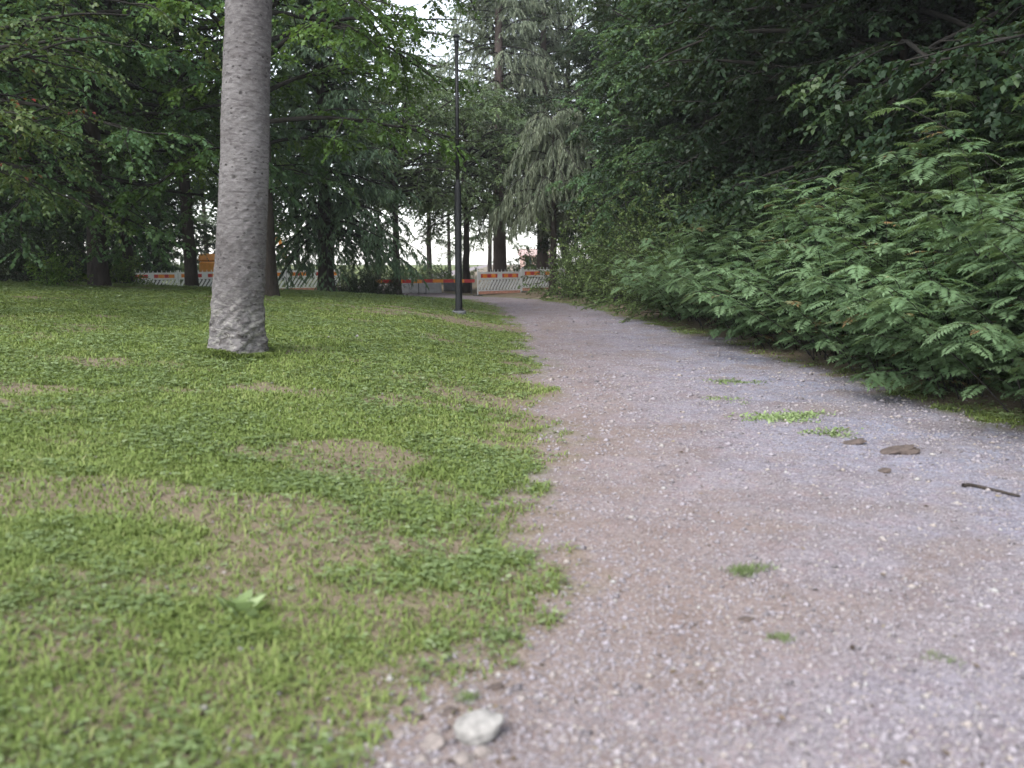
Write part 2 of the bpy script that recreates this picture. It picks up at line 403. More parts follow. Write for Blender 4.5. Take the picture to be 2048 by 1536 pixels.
def gravel_mat():
    m, n, b, out = newmat('gravel_stone')
    c = ramp(n, attr(n, 'rnd'), [(0, (.13, .115, .12)), (.35, (.25, .225, .24)), (.7, (.31, .28, .30)), (.94, (.30, .26, .23)), (1, (.34, .33, .32))])
    n.links.new(c, b.inputs['Base Color']); b.inputs['Roughness'].default_value = .85; return m
M['gravel'] = gravel_mat()
# ------------------------------------------------------------------ ground and path
rng = np.random.default_rng(11)
def terrain():
    u = np.linspace(-1, 1, 760); X = 4 * np.sinh(u * 4.5) + .6
    v = np.linspace(-1.55, 5.1, 760); Y = 3.6 + 3.6 * np.sinh(v)
    gx, gy = np.meshgrid(X, Y); gx = gx.ravel(); gy = gy.ravel()
    z = ground(gx, gy)
    ti, tj = px2w(470, 9.0), 9.0
    V = np.stack([gx, gy, z], 1)
    W = len(X); H = len(Y)
    i, j = np.meshgrid(np.arange(H - 1), np.arange(W - 1), indexing='ij')
    F = np.stack([i * W + j, i * W + j + 1, (i + 1) * W + j + 1, (i + 1) * W + j], -1).reshape(-1, 4)
    g = gravel_mask(gx, gy); so = soil_mask(gx, gy)
    under = np.clip(gx - edge_r(gy) - .1, 0, 1)
    so = np.maximum(so, sst(.0, .4, under) * .95)
    s = np.minimum(gx - edge_l(gy), edge_r(gy) - gx)
    dirt = np.clip(1.1 - (gx - edge_l(gy)) / 1.3, 0, 1) * np.exp(-np.clip(gy - 3.5, 0, 99) / 9) + .45 * sst(.5, .7, fbm(gx * .6, gy, .8, 44)) * (gx > .5)
    for (cx, cy_, rx, ry, a_) in [(2.05, 4.9, .5, .25, .9), (.25, 3.0, .6, .22, 1.0), (1.3, 3.5, .5, .2, .6), (3.3, 8.2, .6, .3, .7), (2.5, 5.6, .4, .2, .6)]:
        dirt = dirt + a_ * np.exp(-((gx - cx) / rx) ** 2 - ((gy - cy_) / ry) ** 2) * (.6 + .8 * fbm(gx, gy, .3, 66))
    dirt = np.clip(dirt + .5 * sst(.52, .7, fbm(gx, gy, .35, 71)), 0, 1)
    on = g[F].mean(1) > .5
    for nm, sel in (('lawn', ~on), ('path', on)):
        f = F[sel]; used, inv = np.unique(f, return_inverse=True)
        me = mesh_np(nm, V[used], inv.reshape(-1, 4), {'gravel': g[used], 'soil': so[used], 'dirt': dirt[used]}, True)
        tag(link(nm, me, M['ground']), kind='structure')
terrain()

# view wedge sampling: density falls with distance
def wedge(N, y0, y1, power, half=.72, xlo=-99, xhi=99):
    t = rng.random(N); a = 1 - power
    y = (y0 ** a + t * (y1 ** a - y0 ** a)) ** (1 / a) if abs(a) > 1e-6 else y0 * (y1 / y0) ** t
    x = rng.uniform(-half, half, N) * (y + .8)
    k = (x > xlo) & (x < xhi); return x[k], y[k]

def make_grass():
    x, y = wedge(760000, 1.6, 34, 1.0, .72, -24, 8)
    g = gravel_mask(x, y); so = soil_mask(x, y)
    d = np.hypot(x, y)
    right = x - edge_r(y)
    keep = (rng.random(len(x)) > np.clip(g * 1.6, 0, 1)) & (rng.random(len(x)) > so * .80) & (rng.random(len(x)) > sst(-.1, .1, right) * (.55 + .45 * sst(.1, .4, right)))
    x, y, d = x[keep], y[keep], d[keep]
    aa = rng.uniform(0, 6.28, 9000); r0 = .27 + np.abs(rng.normal(0, .07, 9000))
    x = np.concatenate([x, px2w(472, 9.0) + r0 * np.cos(aa)]); y = np.concatenate([y, 9.0 + r0 * np.sin(aa)]); d = np.hypot(x, y)
    n = len(x); z = ground(x, y) - .004
    sc = np.clip(d / 5, .75, 5) ** .5
    tall = .6 + .9 * fbm(x, y, .5, 61)
    h = rng.uniform(.016, .044, n) * np.where(np.arange(n) >= n - 9000, 1.9, 1.0) * tall * np.clip(1.25 - d * .03, .6, 1.1); wd = rng.uniform(.0020, .0038, n) * sc * 1.4
    a = rng.uniform(0, 2 * np.pi, n); ln = rng.uniform(.4, 2.2, n) * h
    s = np.stack([np.cos(a + 1.57), np.sin(a + 1.57), np.zeros(n)], 1) * wd[:, None]
    f = np.stack([np.cos(a), np.sin(a), np.zeros(n)], 1)
    p = np.stack([x, y, z], 1); up = np.array([0, 0, 1.])
    m = p + f * (ln * .35)[:, None] + up * (h * .75)[:, None]
    t = p + f * ln[:, None] + up * (h * rng.uniform(.5, 1.0, n))[:, None]
    V = np.stack([p - s, p + s, m + s * .8, m - s * .8, t], 1).reshape(-1, 3)
    b = (np.arange(n) * 5)[:, None]
    Q = b + np.array([0, 1, 2, 3]); T = b + np.array([3, 2, 4])
    rn = np.clip(.25 + .45 * fbm(x, y, .7, 14) + rng.normal(0, .16, n), 0, 1)
    me = mesh_np('grass', V, [Q, T], {'rnd': np.repeat(rn, 5)})
    tag(link('grass', me, M['grass']), 'short yellowish green grass over the bank beside the path', 'grass', kind='stuff')
make_grass()

def make_clover():
    x, y = wedge(230000, 1.6, 30, 1.05, .72, -20, 9)
    g = gravel_mask(x, y); so = soil_mask(x, y); right = x - edge_r(y)
    cl = sst(.42, .58, fbm(x, y, .55, 77))
    cl = np.maximum(cl, (np.abs(right - .10) < .35) * 1.1 * sst(.42, .6, fbm(x, y, .8, 55)))
    keep = (rng.random(len(x)) > np.clip(g * 1.5, 0, 1)) & (rng.random(len(x)) > so * .8) & (rng.random(len(x)) < cl * .85 + .1) & (right < .7)
    x, y = x[keep], y[keep]; n = len(x); d = np.hypot(x, y)
    sc = np.clip(d / 5, .8, 4) ** .45
    hz = rng.uniform(.008, .040, n)
    cx = x; cyy = y
    c = np.stack([cx, cyy, ground(cx, cyy) + hz], 1)
    a = rng.uniform(0, 2 * np.pi, n); parts = []
    tilt = rng.normal(0, .3, (n, 3)); N0 = norm(np.array([0, 0, 1.]) + tilt)
    rr = np.clip(rng.normal(.5, .2, n), 0, 1); V = []
    for k in range(3):
        dd = np.stack([np.cos(a + k * 2.09), np.sin(a + k * 2.09), rng.uniform(-.2, .3, n)], 1)
        v, f = leaves(c, dd, N0, rng.uniform(.012, .030, n) * sc, rng.uniform(.010, .022, n) * sc)
        parts.append((v, f))
    V, F = cat(parts)
    me = mesh_np('clover', V, F, {'rnd': np.tile(np.repeat(rr, 4), 3)})
    tag(link('clover', me, M['clover']), 'low broad leaved weeds and clover growing through the lawn', 'ground cover', kind='stuff')
make_clover()

def rock_arrays(n, p, r, sq):
    dirs = np.array([[1, 0, 0], [-1, 0, 0], [0, 1, 0], [0, -1, 0], [0, 0, 1], [0, 0, -1.]])
    tri = np.array([[0, 2, 4], [2, 1, 4], [1, 3, 4], [3, 0, 4], [2, 0, 5], [1, 2, 5], [3, 1, 5], [0, 3, 5]])
    a = rng.uniform(0, 6.28, n); ca, sa = np.cos(a), np.sin(a)
    D = dirs[None] * rng.uniform(.65, 1.3, (n, 6, 1)) + rng.normal(0, .12, (n, 6, 3))
    x = D[..., 0] * ca[:, None] - D[..., 1] * sa[:, None]; y = D[..., 0] * sa[:, None] + D[..., 1] * ca[:, None]
    V = p[:, None] + np.stack([x, y * .8, D[..., 2] * sq], -1) * r[:, None, None]
    return V.reshape(-1, 3), (tri[None] + (np.arange(n) * 6)[:, None, None]).reshape(-1, 3)
def make_gravel():
    x, y = wedge(230000, 1.7, 26, 1.45, .75, -3, 9)
    g = gravel_mask(x, y); keep = rng.random(len(x)) < g * .95 + .04
    x, y = x[keep], y[keep]; n = len(x)
    r = np.clip(rng.lognormal(-5.25, .55, n), .002, .026) * np.clip(np.hypot(x, y) / 6, .85, 1.5)
    V, F = rock_arrays(n, np.stack([x, y, ground(x, y) + r * .15], 1), r, .6)
    me = mesh_np('gravel', V, F, {'rnd': np.repeat(rng.random(n), 6)})
    tag(link('gravel', me, M['gravel']), 'loose grey and brownish gravel covering the path', 'gravel', kind='stuff')
make_gravel()
def make_litter():
    x, y = wedge(26000, 1.7, 30, 1.2, .75, -20, 9)
    right = x - edge_r(y); g = gravel_mask(x, y)
    pr = .10 + .9 * np.exp(-((right - .15) / .5) ** 2) - .06 * g
    k = (rng.random(len(x)) < pr) & (right < 1.2); x, y = x[k], y[k]; n = len(x)
    p = np.stack([x, y, ground(x, y) + .006], 1); a = rng.uniform(0, 6.28, n)
    d = np.stack([np.cos(a), np.sin(a), rng.normal(0, .15, n)], 1); sz = rng.uniform(.012, .045, n)
    V, F = leaves(p, d, norm(np.array([0, 0, 1.]) + rng.normal(0, .3, (n, 3))), sz, sz * rng.uniform(.15, .6, n), .2)
    tag(link('leaf_litter', mesh_np('leaf_litter', V, F, {'rnd': np.repeat(rng.random(n), 4)}), M['litter']), 'brown leaf litter and bits of twig, thickest along the hedge foot', 'leaf litter', kind='stuff')
make_litter()

# ------------------------------------------------------------------ tree builders
def tree_parts(root, trunk, boughs, crown, bark, boughmat, leafmat):
    V, F = trunk; link('trunk', mesh_np('trunk', V, F, None, True), bark, root)
    if boughs is not None:
        V, F = boughs; link('branches', mesh_np('branches', V, F, None, True), boughmat, root)
    V, F, r = crown; link('crown', mesh_np('crown', V, F, {'rnd': r}), leafmat, root)

def trunk_arr(H, r0, r1, n=24, sides=14, wob=.05, seed=0, flare=.35, lean=(0, 0)):
    g = np.random.default_rng(seed)
    z = np.linspace(-.25, H, n)
    x = np.cumsum(g.normal(0, wob, n)) * .35 + lean[0] * z; y = np.cumsum(g.normal(0, wob, n)) * .35 + lean[1] * z
    x -= np.interp(0, z, x); y -= np.interp(0, z, y)
    t = np.clip(z / H, 0, 1); r = r0 * (1 - t) ** .8 + r1 + r0 * flare * np.exp(-np.clip(z, 0, 9) / .25)
    P = np.stack([x, y, z], 1)[None]
    return P, r[None]

def broadleaf(seed, H=12, Rc=5, h0=1.5, r0=.2, nl=46, ns=9, nt=8, nleaf=13, leaf=(.085, .06), droop=.9, el=(65, -5), shape=.75, sprays=1.0, mat='broad', bark='bark', name='broadleaf_tree', rnd_mu=.45, tin=.16):
    g = np.random.default_rng(seed)
    TP, TR = trunk_arr(H, r0, .03, seed=seed)
    hh = h0 + (H * .97 - h0) * (np.arange(nl) + g.random(nl) * .8) / nl
    t = (hh - h0) / (H - h0)
    prof = np.sin(np.pi * np.clip(.22 + .78 * t, 0, 1) ** 1.0) ** shape
    L = Rc * prof * g.uniform(.75, 1.15, nl) + .5
    az = np.arange(nl) * 2.39996 + g.normal(0, .35, nl)
    e = np.radians(el[1] + (el[0] - el[1]) * t + g.normal(0, 8, nl))
    p0, _ = samp(TP, np.zeros(nl, int), np.clip((hh + .25) / (H + .25), 0, 1))
    d0 = np.stack([np.cos(az) * np.cos(e), np.sin(az) * np.cos(e), np.sin(e)], 1)
    B1 = grow(p0, d0, L, 10, droop * .55, .07, g)
    r1 = (L * .011 + .010)[:, None] * np.linspace(1, .2, 10)
    # secondary
    i2 = np.repeat(np.arange(nl), ns); N2 = len(i2); t2 = g.uniform(tin, 1.0, N2)
    p2, dd = samp(B1, i2, t2); side = np.where(np.arange(N2) % 2, 1, -1) * g.uniform(.5, 1.1, N2)
    s = norm(np.cross(dd, np.array([0, 0, 1.]))); d2 = norm(dd * np.cos(side)[:, None] + s * np.sin(side)[:, None] + np.array([0, 0, 1.]) * g.normal(.12, .25, N2)[:, None])
    L2 = (L[i2] * g.uniform(.22, .42, N2) * (1.15 - .6 * t2)) + .3
    B2 = grow(p2, d2, L2, 6, droop * .5, .1, g)
    r2 = (L2 * .010 + .004)[:, None] * np.linspace(1, .3, 6)
    # twigs
    i3 = np.repeat(np.arange(N2), nt); N3 = len(i3); t3 = g.uniform(.1, 1, N3)
    p3, dd = samp(B2, i3, t3); side = np.where(np.arange(N3) % 2, 1, -1) * g.uniform(.3, 1.2, N3)
    s = norm(np.cross(dd, np.array([0, 0, 1.]))); d3 = norm(dd * np.cos(side)[:, None] + s * np.sin(side)[:, None] + np.array([0, 0, 1.]) * g.normal(0, .25, N3)[:, None])
    L3 = g.uniform(.25, .6, N3) * sprays
    B3 = grow(p3, d3, L3, 5, droop * .8, .08, g)
    # leaves
    i4 = np.repeat(np.arange(N3), nleaf); N4 = len(i4); t4 = (np.tile(np.arange(nleaf), N3) + g.random(N4)) / nleaf
    p4, dd = samp(B3, i4, np.clip(t4, 0, 1)); sd = np.where(np.arange(N4) % 2, 1, -1) * g.uniform(.5, 1.2, N4)
    s = norm(np.cross(dd, np.array([0, 0, 1.])) + 1e-6)
    d4 = norm(dd * np.cos(sd)[:, None] + s * np.sin(sd)[:, None] + np.array([0, 0, 1.]) * g.normal(-.3, .3, N4)[:, None])
    nn = norm(np.array([0, 0, 1.]) + g.normal(0, .45, (N4, 3)))
    lv, lf = leaves(p4, d4, nn, leaf[0] * g.uniform(.65, 1.2, N4), leaf[1] * g.uniform(.7, 1.15, N4))
    tw = g.normal(rnd_mu, .16, N2)[i3][i4] + g.normal(0, .12, N4)
    root = thing(name, 'tree', 'tree')
    bv = cat([(tubes(B1, r1, 6)), (tubes(B2, r2, 4))])
    V, F = tubes(TP, TR, 14)
    tree_parts(root, (V, F), bv, (lv, lf, np.repeat(np.clip(tw, 0, 1), 4)), M[bark], M['bough'], M[mat])
    return root

def conifer(seed, H=18, Rc=3.2, h0=1.0, r0=.22, nb=150, ns=12, nn=26, strip=(.14, .03), droop=.5, hang=.6, el=(35, -12), mat='conif', bark='bark', name='conifer_tree', pw=.75):
    g = np.random.default_rng(seed)
    TP, TR = trunk_arr(H, r0, .02, wob=.02, seed=seed, flare=.5)
    hh = h0 + (H * .985 - h0) * (np.arange(nb) + g.random(nb)) / nb; t = (hh - h0) / (H - h0)
    L = Rc * (1 - t) ** pw * g.uniform(.65, 1.1, nb) + .2
    az = np.arange(nb) * 2.39996 + g.normal(0, .3, nb); e = np.radians(el[1] + (el[0] - el[1]) * t + g.normal(0, 6, nb))
    p0, _ = samp(TP, np.zeros(nb, int), np.clip((hh + .25) / (H + .25), 0, 1))
    d0 = np.stack([np.cos(az) * np.cos(e), np.sin(az) * np.cos(e), np.sin(e)], 1)
    B1 = grow(p0, d0, L, 9, droop, .04, g); r1 = (L * .011 + .008)[:, None] * np.linspace(1, .2, 9)
    i2 = np.repeat(np.arange(nb), ns); N2 = len(i2); t2 = (np.tile(np.arange(ns), nb) + g.random(N2)) / ns * .88 + .12
    p2, dd = samp(B1, i2, t2); side = np.where(np.arange(N2) % 2, 1, -1) * g.uniform(.6, 1.1, N2)
    s = norm(np.cross(dd, np.array([0, 0, 1.])))
    d2 = norm(dd * np.cos(side)[:, None] + s * np.sin(side)[:, None] + np.array([0, 0, -1.]) * g.uniform(0, .3, N2)[:, None])
    L2 = L[i2] * .34 * (1.15 - .75 * t2) + .15
    B2 = grow(p2, d2, L2, 5, hang * 1.6, .05, g)
    i4 = np.repeat(np.arange(N2), nn); N4 = len(i4)
    p4, dd = samp(B2, i4, g.uniform(0, 1, N4)); sd = np.where(np.arange(N4) % 2, 1, -1) * g.uniform(.2, 1.1, N4)
    s = norm(np.cross(dd, np.array([0, 0, 1.])) + 1e-6)
    d4 = norm(dd * np.cos(sd)[:, None] + s * np.sin(sd)[:, None] + np.array([0, 0, -1.]) * (hang * g.uniform(.2, 1.6, N4))[:, None])
    nv = norm(np.array([0, 0, 1.]) + g.normal(0, .5, (N4, 3)))
    lv, lf = leaves(p4, d4, nv, strip[0] * g.uniform(.6, 1.4, N4), strip[1] * g.uniform(.7, 1.3, N4), .1)
    tw = g.normal(.5, .18, N2)[i4] + g.normal(0, .12, N4)
    root = thing(name, 'tree', 'tree')
    bv = cat([tubes(B1, r1, 5), tubes(B2, np.full(B2.shape[:2], .006), 3)])
    tree_parts(root, tubes(TP, TR, 14), bv, (lv, lf, np.repeat(np.clip(tw, 0, 1), 4)), M[bark], M['bough'], M[mat])
    return root

def fern_shrub(seed, H=2.1, spread=.8, nst=56, nfr=28, mat='fern'):
    """arching stems set with pinnate leaves"""
    g = np.random.default_rng(seed)
    az = g.uniform(0, 6.283, nst); e = np.radians(g.uniform(48, 88, nst)); rad = g.uniform(0, .55, nst)
    p0 = np.stack([np.cos(az) * rad, np.sin(az) * rad, np.full(nst, -.1)], 1)
    d0 = np.stack([np.cos(az) * np.cos(e), np.sin(az) * np.cos(e), np.sin(e)], 1)
    L = H * g.uniform(.6, 1.12, nst)
    B1 = grow(p0, d0, L, 10, spread, .05, g); r1 = np.linspace(.009, .003, 10)[None] * np.ones((nst, 1))
    i2 = np.repeat(np.arange(nst), nfr); N2 = len(i2); t2 = .18 + .82 * (np.tile(np.arange(nfr), nst) + g.random(N2)) / nfr
    p2, dd = samp(B1, i2, np.clip(t2, 0, 1)); a2 = np.tile(np.arange(nfr), nst) * 2.4 + g.normal(0, .4, N2)
    d2 = norm(np.stack([np.cos(a2), np.sin(a2), g.uniform(-.05, .45, N2)], 1) + dd * .35)
    FL = g.uniform(.16, .38, N2)
    B2 = grow(p2, d2, FL, 7, 1.1, .02, g)
    up = np.array([0, 0, 1.])
    parts = []; rs = []; fr = np.clip(g.normal(.5, .17, N2), 0, 1); fr[g.random(N2) < .012] = 1.0
    npair = 12
    for k in range(npair):
        tt = np.full(N2, .16 + .80 * k / (npair - 1)); p4, d4 = samp(B2, np.arange(N2), tt); s = norm(np.cross(d4, up)); nrm = np.cross(s, d4)
        env = .35 + .65 * math.sin(math.pi * (.18 + .74 * k / (npair - 1)))
        for sg in (-1, 1):
            dl = norm(s * sg + d4 * .42 - up * .12 + g.normal(0, .07, (N2, 3)))
            parts.append(leaves(p4, dl, nrm + g.normal(0, .15, (N2, 3)), FL * .33 * env, FL * .072 * np.ones(N2), .1)); rs.append(np.repeat(np.clip(fr + g.normal(0, .05, N2), 0, 1), 4))
    p4, d4 = samp(B2, np.arange(N2), np.full(N2, .97)); parts.append(leaves(p4, d4, np.tile(up, (N2, 1)), FL * .25, FL * .08, .1)); rs.append(np.repeat(fr, 4))
    V, F = cat(parts)
    root = thing('fern_leaved_shrub', 'shrub', 'shrub')
    sv = cat([tubes(B1, r1, 5)])
    link('stems', mesh_np('stems', *sv, None, True), M['bough'], root)
    link('foliage', mesh_np('foliage', V, F, {'rnd': np.concatenate(rs)}), M[mat], root)
    return root

def bush(seed, H=1.8, Rr=1.2, nst=60, nt=9, nleaf=14, leaf=(.07, .045), mat='shrub', name='leafy_shrub', droop=.7):
    g = np.random.default_rng(seed)
    az = g.uniform(0, 6.283, nst); e = np.radians(g.uniform(10, 88, nst)); rad = g.uniform(0, .35, nst) * Rr
    p0 = np.stack([np.cos(az) * rad, np.sin(az) * rad, np.full(nst, -.08)], 1)
    d0 = np.stack([np.cos(az) * np.cos(e), np.sin(az) * np.cos(e), np.sin(e)], 1)
    L = (Rr * np.cos(e) + H * np.sin(e)) * g.uniform(.6, 1.05, nst)
    B1 = grow(p0, d0, L, 9, droop * .5, .09, g); r1 = np.linspace(.012, .004, 9)[None] * np.ones((nst, 1))
    i3 = np.repeat(np.arange(nst), nt); N3 = len(i3); t3 = g.uniform(.25, 1, N3)
    p3, dd = samp(B1, i3, t3); d3 = norm(dd + g.normal(0, .65, (N3, 3))); B3 = grow(p3, d3, g.uniform(.2, .5, N3), 5, droop, .08, g)
    i4 = np.repeat(np.arange(N3), nleaf); N4 = len(i4); p4, dd = samp(B3, i4, g.uniform(0, 1, N4))
    d4 = norm(dd + g.normal(0, .7, (N4, 3)) - np.array([0, 0, .25])); nn = norm(np.array([0, 0, 1.]) + g.normal(0, .5, (N4, 3)))
    lv, lf = leaves(p4, d4, nn, leaf[0] * g.uniform(.6, 1.2, N4), leaf[1] * g.uniform(.7, 1.15, N4))
    tw = np.clip(g.normal(.5, .17, N3)[i4] + g.normal(0, .12, N4), 0, 1)
    root = thing(name, 'shrub', 'shrub')
    link('stems', mesh_np('stems', *cat([tubes(B1, r1, 5), tubes(B3, np.full(B3.shape[:2], .004), 3)]), None, True), M['bough'], root)
    link('foliage', mesh_np('foliage', lv, lf, {'rnd': np.repeat(tw, 4)}), M[mat], root)
    return root
def put(root, x, y, rz=0, sc=1.0, label=None, group=None, cat_=None, used=set()):
    loc = (x, y, float(ground(x, y, False)) - .03)
    if root.name not in used:
        used.add(root.name)
        root.location = loc; root.rotation_euler = (0, 0, rz); root.scale = sc if isinstance(sc, tuple) else (sc, sc, sc); r = root
        if label: r['label'] = label
        if group: r['group'] = group
    else:
        r = dup(root, loc, rz, sc, label, group)
        if not group and 'group' in r: del r['group']
    if cat_: r['category'] = cat_
    return r

# ------------------------------------------------------------------ near fir with the pale trunk
def near_fir():
    d = 9.0; x0 = px2w(472, d); y0 = d
    root = thing('fir_tree', 'tall straight grey trunk with dark specks standing in the near lawn', 'tree', (x0, y0, gz(x0, y0)))
    nz, na = 560, 150
    z = np.concatenate([np.linspace(-.2, 5.2, nz), np.linspace(5.4, 15, 40)]); nz = len(z)
    a = np.linspace(0, 2 * np.pi, na, endpoint=False)
    r = np.interp(z, [-.2, 0, .15, .4, .9, 1.6, 2.6, 4.3, 15], [.305, .284, .272, .264, .256, .248, .236, .220, .03])
    cx = .090 * z - .0035 * z * z + .012 * np.sin(z * 1.7) - np.interp(z, [0, .5, 1.2, 2], [.0, .03, .02, 0]); cy_ = .01 * z
    A, Z = np.meshgrid(a, z); g = np.random.default_rng(5)
    def cn(k, zs, seed):     # noise wrapped round the trunk
        return (vnoise(np.cos(A) * k + 50, Z / zs + np.sin(A) * k + 20, 1, seed) + vnoise(np.sin(A) * k + 9, Z / zs - np.cos(A) * k + 70, 1, seed + 3)) / 2 - .5
    low = np.exp(-np.clip(Z, 0, 9) / .55)
    fine = cn(5, .035, 1) * .005 + cn(12, .02, 2) * .003 + cn(2.2, .16, 3) * .010
    plates = np.abs(cn(2.6, .09, 4)) * .07 + np.round(cn(5, .05, 6) * 7) / 7 * .07
    flute = .035 * np.sin(A * 5 + 1.3 + Z) * np.exp(-np.clip(Z, 0, 9) / .3)
    Rr = r[:, None] + fine * (1 + 1.2 * low) + plates * low * .8 + flute
    # dark resin knots and small branch scars
    for k in range(110):
        za, aa = g.uniform(.5, 5.1), g.uniform(0, 6.28); wz, wa = g.uniform(.010, .022), g.uniform(.05, .11)
        da = (A - aa + np.pi) % (2 * np.pi) - np.pi
        Rr = Rr + g.uniform(-.016, .010) * np.exp(-(da / wa) ** 2 - ((Z - za) / wz) ** 2)
    V = np.stack([cx[:, None] + Rr * np.cos(A), cy_[:, None] + Rr * np.sin(A), Z], -1).reshape(-1, 3)
    i, j = np.meshgrid(np.arange(nz - 1), np.arange(na), indexing='ij'); j2 = (j + 1) % na
    F = np.stack([i * na + j, i * na + j2, (i + 1) * na + j2, (i + 1) * na + j], -1).reshape(-1, 4)
    link('trunk', mesh_np('trunk', V, F, None, True), M['firbark'], root)
    # high crown, above the frame
    nb = 46; hh = np.linspace(7.5, 14.7, nb); az = np.arange(nb) * 2.4; L = 2.6 * (1 - (hh - 7.5) / 8) + .3
    cxx = .090 * hh - .0035 * hh * hh
    p0 = np.stack([cxx, .01 * hh, hh], 1); d0 = np.stack([np.cos(az), np.sin(az), np.full(nb, .05)], 1)
    B1 = grow(p0, d0, L, 9, .4, .04, g)
    link('branches', mesh_np('branches', *tubes(B1, (L * .012 + .01)[:, None] * np.linspace(1, .2, 9), 5), None, True), M['bough'], root)
    i2 = np.repeat(np.arange(nb), 420); p, dd = samp(B1, i2, g.uniform(.1, 1, len(i2)))
    p = p + g.normal(0, .12, p.shape); d4 = norm(dd + g.normal(0, .8, p.shape))
    lv, lf = leaves(p, d4, norm(np.array([0, 0, 1.]) + g.normal(0, .5, p.shape)), g.uniform(.08, .16, len(p)), g.uniform(.02, .04, len(p)))
    link('crown', mesh_np('crown', lv, lf, {'rnd': np.repeat(g.random(len(p)), 4)}), M['conif'], root)
near_fir()
# ------------------------------------------------------------------ trees: prototypes
bA = broadleaf(101, 12, 5.4, 2.5, .20, 70, 11, 9, 13, (.11, .08), 1.05, (62, 2), .6, mat='broad')
bB = broadleaf(111, 12, 4.6, 4.0, .19, 52, 9, 8, 10, (.12, .085), .9, (62, 10), .6, mat='broad', name='park_tree')
bC = broadleaf(202, 13, 4.2, 3.0, .19, 48, 10, 8, 11, (.11, .08), 1.1, (62, 8), .7, mat='lime', rnd_mu=.34)
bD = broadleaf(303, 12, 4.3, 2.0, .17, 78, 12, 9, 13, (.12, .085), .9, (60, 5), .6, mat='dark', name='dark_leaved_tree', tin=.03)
bE = broadleaf(313, 11, 3.2, 1.8, .15, 64, 10, 9, 13, (.11, .075), 1.1, (60, -5), .6, mat='broad', name='leafy_tree')
cD = conifer(404, 10.5, 3.5, 1.9, .24, 165, 13, 38, (.17, .042), .45, .75, (35, -10), 'conif', name='dark_conifer')
cG = conifer(505, 21, 4.4, 4.6, .34, 150, 13, 34, (.19, .030), .7, 1.3, (30, -10), 'silver', 'brownbark', name='silver_conifer', pw=.6)
wH = conifer(606, 6.9, 3.0, 3.0, .14, 50, 13, 90, (.20, .024), 2.4, 2.0, (58, 48), 'silver', name='weeping_tree', pw=.35)
bG = broadleaf(717, 8.8, 4.0, 3.9, .16, 54, 9, 7, 10, (.12, .08), 1.1, (50, 5), .5, mat='mid', name='spreading_tree')
bH = broadleaf(727, 13.5, 5.0, 5.0, .17, 46, 10, 7, 8, (.13, .085), 1.0, (62, 8), .6, mat='mid', name='airy_tree')
bF = broadleaf(707, 13, 4.0, 3.2, .17, 40, 8, 7, 11, (.13, .09), .9, (62, 0), .7, sprays=1.3, mat='pale', name='pale_leaved_tree')

# left side
put(bA, px2w(205, 20.5), 20.5, .4, (1, 1, 1), 'spreading broad leaved tree at the far left edge of the lawn, brown trunk foot showing', None, 'tree')
put(bC, px2w(537, 17.8), 17.8, 1.35, 1.0, 'tree with dark trunk close behind the pale grey trunk, bright green lower boughs', None, 'tree')
put(cD, px2w(655, 28), 28, 0, 1.0, 'dark conifer with tiered boughs sweeping down to the lawn edge', None, 'tree')
put(bB, px2w(388, 30.5), 30.5, 2.2, 1.05, 'tree with near black trunk in front of the left barrier run', None, 'tree')
put(bA, px2w(-130, 16), 16, 4.0, (.9, .9, .9), 'broad leaved tree cut by the left picture edge', None, 'tree')
put(bB, px2w(262, 33), 33, 5.1, .95, 'slim trunked tree at the left end of the barrier run', None, 'tree')
put(bA, px2w(-150, 26), 26, 1.1, 1.1, 'big leafy tree far left in the dark of the wood', None, 'tree')
put(bB, px2w(90, 38), 38, 3.1, 1.2, 'leafy tree deep in the left wood behind the spreading one', None, 'tree')
# centre
put(cG, px2w(1000, 43), 43, 0, 1.0, 'tall silvery conifer with stout brown trunk behind the right barrier panels', None, 'tree')
put(bH, px2w(1003, 48), 48, 2.0, 1.3, 'tall airy tree right behind the stout brown trunk', None, 'tree')
put(wH, px2w(1105, 33.5), 33.5, .5, 1.0, 'weeping grey green tree arching beside the path end', None, 'tree')
put(bG, px2w(797, 36), 36, 1.7, .9, 'rounded mid green tree with thin trunk left of the lamp post', None, 'tree')
put(bG, px2w(933, 39), 39, 3.7, .92, 'rounded mid green tree whose slim trunk shows just right of the lamp post', None, 'tree')
put(bH, px2w(665, 50), 50, 4.0, 1.25, 'tall airy tree behind the dark conifer, sky showing through its crown', None, 'tree')
put(bH, px2w(860, 66), 66, 2.6, 1.1, 'tall airy tree far behind, above the rounded tree left of the lamp', None, 'tree')
put(cG, px2w(1085, 45), 45, 1.0, .9, 'silvery conifer rising between the stout brown trunk and the right hand wood', None, 'tree')
put(bH, px2w(1130, 50), 50, 1.0, 1.3, 'tall airy tree above and behind the weeping tree', None, 'tree')
far = 'pale trees beyond the construction barriers'
for k, (px, d, sc) in enumerate([(-100, 60, 1.3), (160, 62, 1.2), (420, 66, 1.0), (600, 62, .9), (760, 70, .8), (900, 66, .8), (1080, 58, 1.2), (1200, 64, 1.2), (980, 80, 1.1), (330, 80, 1.4)]):
    put(bF, px2w(px, d), d, k * 1.3, sc, 'pale green tree in the distance beyond the barriers', far, 'tree')
